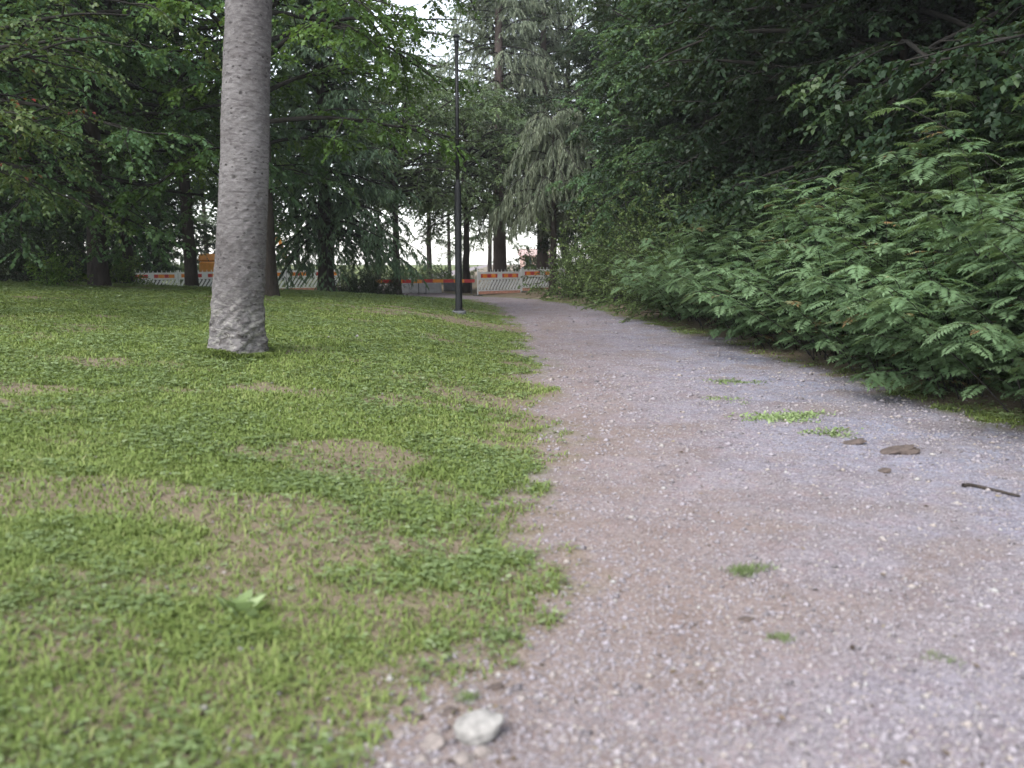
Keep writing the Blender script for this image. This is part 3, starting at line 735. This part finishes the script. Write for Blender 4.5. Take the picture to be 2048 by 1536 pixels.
# right side wood
RW = [(6.8, 15.5, 1.0), (7.2, 22.0, 1.0), (8.4, 11.2, .95), (9.8, 15.0, 1.1), (6.6, 28, .95), (9.6, 22, 1.1), (11.5, 9.5, 1.1), (6.5, 35, .9), (8.5, 31, 1.2), (13.5, 17, 1.2), (14, 27, 1.3), (5.5, 41, 1.0), (11, 42, 1.3)]
RL = ['dark leafy tree above the middle of the fern leaved hedge', 'dark leafy tree behind the broad leaved shrubs', 'dark leafy tree above the near end of the hedge, right of centre',
      'tall dark tree filling the upper right of the wood', 'dark leafy tree above the far end of the hedge', 'dark tree deep in the wood behind the hedge middle', 'dark tree at the far right over the nearest shrubs',
      'dark tree beside the weeping tree at the path end']
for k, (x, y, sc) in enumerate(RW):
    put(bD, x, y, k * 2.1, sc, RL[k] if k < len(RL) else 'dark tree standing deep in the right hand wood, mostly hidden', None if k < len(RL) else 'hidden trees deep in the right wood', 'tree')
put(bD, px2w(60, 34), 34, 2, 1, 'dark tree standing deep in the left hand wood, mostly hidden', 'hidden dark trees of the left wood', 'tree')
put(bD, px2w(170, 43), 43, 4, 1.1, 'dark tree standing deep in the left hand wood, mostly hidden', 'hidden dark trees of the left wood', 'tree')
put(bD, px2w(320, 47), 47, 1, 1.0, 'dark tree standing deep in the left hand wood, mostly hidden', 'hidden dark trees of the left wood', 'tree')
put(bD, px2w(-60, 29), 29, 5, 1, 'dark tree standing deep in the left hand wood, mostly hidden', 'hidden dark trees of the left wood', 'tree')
put(bE, 5.4, 24.5, 1.0, .85, 'lighter green leafy tree at the left edge of the right hand wood', None, 'tree')
put(bE, 5.2, 31, 3.0, .9, 'leafy tree behind the weeping boughs at the path end', None, 'tree')
# bare dark trunk at the right edge
def edge_trunk():
    x, y = px2w(2062, 11.0), 11.0
    r = thing('old_tree', 'thick bare dark trunk rising at the upper right corner behind the hedge', 'tree', (x, y, gz(x, y) - .05))
    P, Rr = trunk_arr(11, .30, .06, 30, 20, .02, 8)
    link('trunk', mesh_np('trunk', *tubes(P, Rr, 20), None, True), M['bark'], r)
    g = np.random.default_rng(3); nb = 26; hh = np.linspace(6.5, 10.8, nb); az = np.arange(nb) * 2.4
    B1 = grow(np.stack([np.zeros(nb), np.zeros(nb), hh], 1), np.stack([np.cos(az), np.sin(az), np.full(nb, .5)], 1), np.full(nb, 3.0), 8, .4, .08, g)
    link('branches', mesh_np('branches', *tubes(B1, np.linspace(.05, .01, 8)[None] * np.ones((nb, 1)), 5), None, True), M['bough'], r)
    i2 = np.repeat(np.arange(nb), 500); p, dd = samp(B1, i2, g.uniform(.3, 1, len(i2))); p = p + g.normal(0, .35, p.shape)
    lv, lf = leaves(p, norm(g.normal(0, 1, p.shape) - np.array([0, 0, .4])), norm(np.array([0, 0, 1.]) + g.normal(0, .5, p.shape)), g.uniform(.06, .11, len(p)), g.uniform(.05, .07, len(p)))
    link('crown', mesh_np('crown', lv, lf, {'rnd': np.repeat(g.random(len(p)), 4)}), M['dark'], r)
edge_trunk()

# ------------------------------------------------------------------ hedge along the path
f1 = fern_shrub(21, 2.1); f2 = fern_shrub(22, 1.9); f3 = fern_shrub(23, 2.3, .9)
s1 = bush(31, 2.0, 1.3); s2 = bush(32, 1.7, 1.2)
row = []
yy = 5.2; k = 0
while yy < 31:
    ex = float(edge_r(yy)); far_ = yy > 17.5
    row.append((ex + float(np.interp(yy, [5, 12, 17, 22, 30], [.85, .7, .9, 1.35, 1.3])), yy, k, far_)); yy += 1.0 + .035 * yy; k += 1
fronts = ['first', 'second', 'third', 'fourth', 'fifth', 'sixth', 'seventh', 'eighth', 'ninth', 'tenth', 'eleventh', 'twelfth', 'thirteenth', 'fourteenth', 'fifteenth', 'sixteenth', 'seventeenth']
for x, y, k, far_ in row:
    if far_: put((s1, s2)[k % 2], x + .15, y, k * 1.9, .95, 'broad leaved shrub in the hedge front, %s along from the near end' % fronts[k], 'shrubs of the hedge beside the path', 'shrub')
    else: put((f1, f2, f3)[k % 3], x, y, k * 1.9, 1.0, 'fern leaved shrub in the hedge front, %s along from the near end' % fronts[k], 'shrubs of the hedge beside the path', 'shrub')
    # rows behind, on the rising bank
for x, y, k, far_ in row:
    if far_: put((s1, s2)[(k + 1) % 2], x + 1.5, y + .4, k * 2.7, 1.45, 'broad leaved shrub of the hedge back row, half hidden behind the front shrubs', 'back row shrubs of the hedge', 'shrub')
    else:
        put((f2, f3, f1)[k % 3], x + 1.25, y + .5, k * 2.7, 1.25 if y < 13 else 1.1, 'tall fern leaved shrub of the hedge back row, rising behind the front shrubs', 'back row shrubs of the hedge', 'shrub')
        if y < 14: put((f3, f1, f2)[k % 3], x + 2.5, y + .2, k * 3.7, 1.52, 'tall fern leaved shrub of the hedge back row, rising behind the front shrubs', 'back row shrubs of the hedge', 'shrub')

# left undergrowth
u1 = bush(41, 1.3, 1.1, 46, 9, 14, (.08, .055), 'lime', 'lawn_edge_bush')
put(u1, px2w(110, 19.0), 19.0, 0, .55, 'small yellow green bush at the foot of the far left tree', None, 'shrub')
put(u1, px2w(245, 24), 24, 2, .6, 'little yellow green bush right of the brown trunk foot', None, 'shrub')
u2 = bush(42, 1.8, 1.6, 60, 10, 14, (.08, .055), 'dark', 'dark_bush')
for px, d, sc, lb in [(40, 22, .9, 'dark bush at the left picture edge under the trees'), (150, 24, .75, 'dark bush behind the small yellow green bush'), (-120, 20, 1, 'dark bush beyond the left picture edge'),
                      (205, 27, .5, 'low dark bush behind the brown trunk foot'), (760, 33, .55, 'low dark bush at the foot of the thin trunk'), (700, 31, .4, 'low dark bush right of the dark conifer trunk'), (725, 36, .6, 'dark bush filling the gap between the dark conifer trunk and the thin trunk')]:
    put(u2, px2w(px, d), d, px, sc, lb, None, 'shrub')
u3 = bush(43, 1.9, 2.0, 50, 9, 13, (.12, .08), 'pale', 'pale_bush')
for px, d, sc in [(280, 52, 1.1), (480, 54, 1), (600, 52, .9), (800, 51, .6), (850, 50, .62), (905, 52, .7), (1060, 50, 1), (1110, 48, 1), (0, 50, 1.2), (150, 52, 1.2), (720, 55, 1.0), (380, 56, 1.2)]:
    put(u3, px2w(px, d), d, px, sc, 'pale green bush in the distance beyond the barriers', 'pale bushes beyond the barriers', 'shrub')

# leafy boughs of a fruit tree whose trunk stands out of frame on the left
ap = broadleaf(808, 5.2, 2.6, 1.9, .09, 26, 7, 6, 10, (.075, .045), .9, (55, 0), .7, mat='autumn', name='fruit_tree')
put(ap, px2w(-150, 10.5), 10.5, .8, 1.0, 'young fruit tree reaching in from the upper left edge with reddish leaves', None, 'tree')

# ------------------------------------------------------------------ lamp post
def lamp_post():
    d = 18.0; x = px2w(918, d); z0 = gz(x, d)
    t = thing('street_lamp', 'slim black lamp post on a concrete foot left of the path', 'street lamp', (x, d, z0))
    m = MB(); m.lathe([(.15, -.12), (.15, .045), (.135, .065)], sides=20); m.build('concrete_foot', M['darkconc'], t, None, True)
    m = MB(); m.lathe([(.11, .066), (.11, .085), (.078, .09), (.074, .35), (.071, 2.60), (.060, 2.66), (.044, 2.72), (.040, 2.76)], sides=20); m.build('lower_pole', M['black'], t, None, False)
    m = MB(); m.lathe([(.040, 2.761), (.036, 5.36)], sides=16); m.build('upper_pole', M['black'], t, None, True)
    m = MB(); m.box((.0, -.0745, .75), (.038, .006, .12), None, .004); m.build('service_hatch', M['black'], t)
    m = MB(); m.lathe([(.038, 5.361), (.046, 5.40), (.048, 5.44)], sides=18); h = m.build('lamp_head', M['black'], t)
    m = MB(); m.lathe([(.047, 5.441), (.052, 5.58)], sides=18); m.build('lamp_glass', M['glass'], h, None, True)
    m = MB(); m.lathe([(.075, 5.581), (.070, 5.60), (.04, 5.63), (.015, 5.64)], sides=20); m.build('lamp_hood', M['black'], h, None, True)
lamp_post()

# ------------------------------------------------------------------ construction barriers
def barrier_panel(kind):
    W, H = 2.5, 1.06
    t = thing('construction_barrier', 'panel', 'barrier')
    m = MB()
    for x in (.025, W - .025): m.box((x, 0, H * .5 + .02), (.022, .02, H * .5), None, .005)
    m.box((W / 2, 0, .96), (W / 2 - .05, .016, .018), None, .004)
    m.box((W / 2, 0, .66), (W / 2 - .05, .016, .018), None, .004)
    m.box((W / 2, 0, .19), (W / 2 - .05, .016, .022), None, .004)
    m.build('frame', M['white'], t)
    m = MB(); m.box((W / 2, 0, .81), (W / 2 - .05, .010, .130)); m.build('top_board', M['white'], t)
    for k in range(12):
        x = .12 + (W - .24) * k / 11
        m = MB(); m.box((x, 0, 1.028), (.013, .012, .049), None, .003, (.4, .6)); m.build('spike', M['white'], t)
    m = MB()
    n = 13
    for k in range(n):
        x = .17 + (W - .34) * k / (n - 1)
        m.box((x, 0, .425), (.046, .011, .245), Matrix.Rotation(R(34), 3, 'Y'))
    m.build('slanted_slats', M['white'], t)
    m = MB(); m.box((W / 2, 0, .105), (W / 2 - .05, .014, .055), None, .004); m.build('bottom_rail', M['pinkrail'], t)
    if kind == 'left': segs = [(-1.10, -.83, 'orange'), (-.83, -.63, 'red'), (-.63, -.34, 'orange'), (-.34, -.14, 'red'), (.14, .34, 'red'), (.34, .63, 'orange'), (.63, .83, 'red'), (.83, 1.10, 'orange')]
    else:
        segs = []
        for c in (-.60, .60):
            e = [-.46, -.36, -.12, .12, .36, .46]
            for q in range(5): segs.append((c + e[q], c + e[q + 1], ('red', 'orange')[q % 2]))
    for a, b, col in segs:
        m = MB(); m.box((W / 2 + (a + b) / 2, -.013, .81), ((b - a) / 2 - .004, .003, .080)); m.build('%s_reflector' % col, M[col], t)
    for x in (.03, W - .03):
        m = MB(); m.box((x, 0, .0), (.05, .28, .03), None, .01); m.build('foot', M['steel'], t)
    return t
bl = barrier_panel('left'); br = barrier_panel('right')
lx = [px2w(p, 40) for p in (255, 362, 470, 577)]
LLB = ['leftmost barrier panel, beyond the lawn with its bottom hidden by the bank', 'barrier panel left of the pale trunk, crossed by a near black trunk', 'barrier panel mostly hidden behind the pale grey trunk', 'barrier panel just right of the pale trunk, under the dark conifer']
gL = 'red and orange striped white barriers left of the lamp'
for k in range(4):
    r = bl if k == 0 else dup(bl, (0, 0, 0))
    r.location = (lx[k], 40.0, gz(lx[k], 40) - .08 + .04 * k); r.rotation_euler = (0, R(-.6), 0); tag(r, LLB[k], 'barrier', gL)
dirv = Vector((.745, .667, 0)); A0 = Vector((px2w(955, 36), 36, 0))
RLB = ['first barrier panel right of the lamp, at the end of the path', 'middle barrier panel right of the lamp, with a joint post at its left', 'last barrier panel right of the lamp, half hidden by the hedge']
for k in range(3):
    p = A0 + dirv * 2.52 * k
    r = br if k == 0 else dup(br, (0, 0, 0))
    r.location = (p.x, p.y, gz(p.x, p.y) + .02); r.rotation_euler = (0, 0, math.atan2(dirv.y, dirv.x)); tag(r, RLB[k], 'barrier', 'red and orange striped white barriers right of the lamp')

def stripe_board(x0, x1, y, z, label, start):
    t = thing('barrier_board', label, 'barrier', (x0, y, gz(x0, y)))
    L = x1 - x0; n = 5; z -= gz(x0, y)
    for k in range(n):
        m = MB(); m.box((L * (k + .5) / n, 0, z), (L / n / 2 - .002, .014, .074)); m.build(('%s_stripe' % ('orange', 'red')[(k + start) % 2]), M[('orange', 'red')[(k + start) % 2]], t)
    for x in (.15, L - .15):
        m = MB(); m.bar((x, .05, 0), (x, .05, z + .05), .02); m.box((x, .05, .015), (.05, .3, .015)); m.build('stand', M['steel'], t)
stripe_board(px2w(748, 38), px2w(845, 38), 38, .56, 'orange and red striped board left of the lamp post, nearer the conifer', 0)
stripe_board(px2w(846, 38), px2w(950, 38), 38, .58, 'orange and red striped board passing behind the lamp post', 1)

def block(px0, px1, d, h, mat, label):
    x0, x1 = px2w(px0, d), px2w(px1, d)
    t = thing('concrete_barrier', label, 'barrier', ((x0 + x1) / 2, d, gz((x0 + x1) / 2, d)))
    m = MB(); m.box((0, 0, h / 2), ((x1 - x0) / 2, .25, h / 2), None, .03, (.98, .6)); m.build('body', M[mat], t)
    m = MB()
    for s in (-1, 1): m.box((s * (x1 - x0) * .28, 0, h + .03), (.05, .02, .03), None, .01)
    m.build('lifting_lugs', M['steel'], t)
block(806, 884, 39.5, .46, 'concrete', 'pale grey concrete block below the striped boards')
block(888, 945, 41, .42, 'darkconc', 'darker concrete block partly behind the lamp post')

# sand heap by the boards
def heap(px, d, r, h, label):
    x = px2w(px, d); n = 28; v = []; f = []
    for i in range(n):
        for k in range(36):
            a = k / 36 * 6.283; rr = r * i / (n - 1)
            q = vnoise(math.cos(a) * rr * 2 + 5, math.sin(a) * rr * 2 + 9, .3, 5)
            v.append((rr * math.cos(a) * 1.3, rr * math.sin(a), h * (1 - (i / (n - 1))) ** 1.0 * (1 + .3 * (float(q) - .5)) - .04))
    for i in range(n - 1):
        for k in range(36): f.append((i * 36 + k, i * 36 + (k + 1) % 36, (i + 1) * 36 + (k + 1) % 36, (i + 1) * 36 + k))
    m = MB(); m.add(v, f); o = m.build('sand_heap', M['tanstone'], None, (x, d, gz(x, d)), True); tag(o, label, 'sand heap')
heap(775, 41, .8, .38, 'low heap of pinkish sand left of the pale concrete block')

# orange excavator beyond the barriers
def excavator():
    d = 46; x = px2w(462, d)
    t = thing('excavator', 'orange excavator parked beyond the barriers beside the pale trunk', 'excavator', (x, d, gz(x, d)), R(15))
    for s in (-1, 1):
        m = MB()
        n = 20
        prof = [(1.15 * math.copysign(1, math.cos(a)) * (1 if abs(math.cos(a)) > .01 else 0) + .30 * math.cos(a), .33 + .30 * math.sin(a)) for a in [2 * math.pi * k / n + .01 for k in range(n)]]
        v = [(p[0], s * .75 - .2, p[1]) for p in prof] + [(p[0], s * .75 + .2, p[1]) for p in prof]
        f = [(k, (k + 1) % n, n + (k + 1) % n, n + k) for k in range(n)] + [tuple(range(n)), tuple(reversed(range(n, 2 * n)))]
        m.add(v, f); m.build('track', M['steel'], t)
    m = MB(); m.box((-.15, 0, 1.05), (1.25, .95, .36), None, .08); m.build('body', M['machine'], t)
    m = MB(); m.box((-.9, 0, 1.62), (.55, .9, .20), None, .08, (.9, .9)); m.build('engine_hood', M['machine'], t)
    m = MB(); m.box((.35, .45, 1.95), (.55, .42, .53), None, .06, (.9, .95)); cab = m.build('cab', M['machine'], t)
    m = MB(); m.box((.35, .455, 2.0), (.562, .36, .36), None, .03, (.9, .95)); m.box((.35, .45, 2.0), (.44, .434, .36), None, .03, (.92, .97)); m.build('window', M['glass'], cab)
    m = MB()
    pts = [(.7, -.2, 1.3), (1.6, -.2, 2.5), (2.6, -.2, 2.75)]
    for a, b in zip(pts, pts[1:]): m.bar(a, b, .16, 6)
    m.build('boom', M['machine'], t)
    m = MB(); m.bar((2.6, -.2, 2.85), (3.1, -.2, 1.2), .11, 6); m.build('dipper_arm', M['machine'], t)
    m = MB(); m.box((2.95, -.2, .75), (.28, .35, .32), Matrix.Rotation(R(20), 3, 'Y'), .06, (.6, 1)); m.build('bucket', M['steel'], t)
excavator()

# pale pink house far behind, glimpsed between hedge and barriers
def house():
    d = 125; x = px2w(1072, d)
    t = thing('house', 'pale pink house glimpsed far beyond the right barrier panels', 'house', (x, d, gz(x, d)))
    m = MB(); m.box((0, 0, 1.1), (2.4, 3, 1.1)); m.build('wall', M['plaster'], t)
    m = MB(); m.add([(-2.7, -3.4, 2.202), (2.7, -3.4, 2.202), (2.7, 3.4, 2.202), (-2.7, 3.4, 2.202), (-2.7, 0, 3.2), (2.7, 0, 3.2)], [(0, 1, 5, 4), (2, 3, 4, 5), (0, 4, 3), (1, 2, 5), (0, 3, 2, 1)]); m.build('roof', M['roof'], t)
    for xx in (-1.2, 1.2):
        m = MB(); m.box((xx, -3.0, 1.3), (.45, .04, .45)); w_ = m.build('window', M['white'], t)
        m = MB(); m.box((xx, -3.045, 1.3), (.37, .01, .37)); m.build('pane', M['glass'], w_)
house()

# ------------------------------------------------------------------ small things on the ground
def rock(name, px, py, size, mat, label, cat_='stone', rot=0, seed=1, sq=.6, el=1.0, group=None, sink=.38):
    x, y = unproj(px, py)
    import bmesh
    bm = bmesh.new(); bmesh.ops.create_icosphere(bm, subdivisions=4, radius=1)
    g = random.Random(seed); off = g.random() * 50
    for v in bm.verts:
        c = v.co.copy(); k = float(vnoise(c.x * 1.1 + off, c.y * 1.1 + c.z * 1.7 + off, 1, seed)) - .5
        k2 = float(vnoise(c.x * 4 + off, c.y * 4 + c.z * 5, 1, seed + 2)) - .5
        v.co = c * (1 + (.45 if cat_ == 'stone' else .75) * k + (.10 if cat_ == 'stone' else .28) * k2); v.co.x *= size * el; v.co.y *= size; v.co.z *= size * sq
    me = bpy.data.meshes.new(name); bm.to_mesh(me); bm.free(); me.polygons.foreach_set('use_smooth', [True] * len(me.polygons))
    o = link(name, me, M[mat], None, (x, y, gz(x, y) + size * sq * (1 - 2 * sink))); o.rotation_euler = (R(8), R(-14), rot)
    return tag(o, label, cat_, group)
rock('stone', 958, 1478, .066, 'stone', 'large pale whitish stone, biggest of those at the bottom edge of the path', rot=.35, seed=4, sq=.62, el=1.25, sink=.15)
rock('stone', 868, 1490, .036, 'tanstone', 'tan stone just left of the large pale stone', seed=7, rot=.8)
rock('stone', 968, 1512, .030, 'tanstone', 'small tan stone in front of the large pale stone', seed=9, rot=1.8)
rock('stone', 930, 1530, .032, 'tanstone', 'tan stone at the very bottom edge below the large pale stone', seed=12, rot=2.8)
rock('stone', 842, 1522, .020, 'tanstone', 'smallest tan stone at the lower left of the stone cluster', seed=15, rot=.3)
rock('stone', 800, 1475, .022, 'tanstone', 'small flat stone left of the tan stone, near the grass', seed=18, rot=.3, sq=.4)
rock('soil_clod', 1795, 905, .085, 'clod', 'long dark clod of soil lying on the gravel near the hedge', 'soil clod', seed=21, el=1.7, sq=.35)
rock('soil_clod', 1700, 888, .06, 'clod', 'small brown clod left of the long dark clod', 'soil clod', seed=22, el=1.8, sq=.22)
rock('soil_clod', 1765, 945, .035, 'clod', 'tiny dark clod in front of the long dark clod', 'soil clod', seed=23, el=1.4, sq=.35)
rock('soil_clod', 895, 1425, .026, 'clod', 'dark clod beside the grass above the pale stone', 'soil clod', seed=24, el=1.5, sq=.4)
rock('soil_clod', 990, 1382, .022, 'clod', 'dark crumb of soil on the path above the large stone', 'soil clod', seed=25, el=2.0, sq=.4)
rock('soil_clod', 1490, 1242, .018, 'clod', 'lone dark crumb in the middle of the near path', 'soil clod', seed=26, el=2.0, sq=.4)

def twig(px0, py0, px1, py1, r, label):
    a = unproj(px0, py0); b = unproj(px1, py1); P = np.zeros((1, 9, 3)); g = np.random.default_rng(int(px0))
    for k in range(9):
        t = k / 8; x = a[0] * (1 - t) + b[0] * t; y = a[1] * (1 - t) + b[1] * t + .05 * math.sin(t * 5) + g.uniform(-.008, .008); P[0, k] = (x, y, gz(x, y) + r * .7 + g.uniform(0, .004))
    P0 = P[0, 0].copy(); P[0] -= P0
    o = link('fallen_branch', mesh_np('fallen_branch', *tubes(P, np.linspace(r, r * .5, 9)[None], 7), None, True), M['bark'], None, tuple(P0))
    tag(o, label, 'branch')
twig(1925, 975, 2030, 990, .014, 'short dark fallen branch on the gravel at the right')
twig(130, 1478, 178, 1452, .010, 'short dark stick lying in the grass at the lower left')

def tuft(px, py, rad, n, h, label, mat='grass', broad=False, seed=0):
    # sparse, low weeds
    n = int(n * 1.0); rad *= 1.25; h *= .85
    x0, y0 = unproj(px, py); g = np.random.default_rng(seed + 90)
    a = g.uniform(0, 6.28, n); c0 = g.normal(0, rad * .34, (6, 2)); ci = g.integers(0, 6, n); x = c0[ci, 0] * 1.5 + g.normal(0, rad * .34, n); y = c0[ci, 1] * .9 + g.normal(0, rad * .24, n)
    z = ground(x0 + x, y0 + y) - gz(x0, y0)
    p = np.stack([x, y, z], 1)
    d = norm(np.stack([g.normal(0, .6, n), g.normal(0, .6, n), np.full(n, .35 if broad else .9)], 1))
    nn = norm(g.normal(0, 1, (n, 3)) + (np.array([0, 0, 2.]) if broad else 0))
    L = h * g.uniform(.5, 1.2, n); W = L * (.45 if broad else .12)
    V, F = leaves(p, d, nn, L, W)
    o = link('grass_tuft', mesh_np('grass_tuft', V, F, {'rnd': np.repeat(.3 + g.random(n) * .7, 4)}), M['clover' if mat == 'grass' else mat], None, (x0, y0, gz(x0, y0)))
    tag(o, label, 'grass tuft')
tuft(1500, 1145, .07, 300, .05, 'small green grass tuft alone in the middle of the gravel')
tuft(1560, 832, .26, 700, .055, 'largest patch of low green weeds on the gravel, left of the dark clods', 'clover', True, 1)
tuft(1470, 765, .22, 320, .045, 'thin weed patch on the gravel farther up the path', 'clover', True, 2)
tuft(1650, 868, .16, 260, .045, 'weed patch between the largest patch and the hedge foot', 'clover', True, 3)
tuft(1024, 1280, .045, 220, .05, 'little grass tuft at the ragged grass edge above the stones', 'grass', False, 4)
tuft(1570, 1278, .04, 140, .035, 'tiny grass tuft low in the near gravel', 'grass', False, 5)
tuft(1880, 1320, .06, 120, .03, 'faint grass tuft on the gravel near the lower right corner', 'grass', False, 6)
tuft(935, 1402, .03, 130, .04, 'yellow green tuft just above the large pale stone', 'grass', False, 7)
tuft(478, 1235, .045, 34, .13, 'pale broad leaved plantain standing in the lower left grass', 'clover', True, 8)
tuft(1440, 800, .16, 140, .04, 'sparse weeds on the gravel left of the largest patch', 'clover', True, 9)

# ------------------------------------------------------------------ thin haze volume, added to veil the far trees and lift their blacks
m = bpy.data.materials.new('haze_air'); m.use_nodes = True; n = m.node_tree; n.nodes.clear()
out = n.nodes.new('ShaderNodeOutputMaterial'); pv = n.nodes.new('ShaderNodeVolumePrincipled')
pv.inputs['Color'].default_value = (.93, .95, .97, 1); pv.inputs['Density'].default_value = 0.0007; pv.inputs['Anisotropy'].default_value = 0.2
n.links.new(pv.outputs[0], out.inputs['Volume'])
hz = MB(); hz.box((0, 140, 13), (320, 330, 14.4)); tag(hz.build('haze', m), kind='stuff')
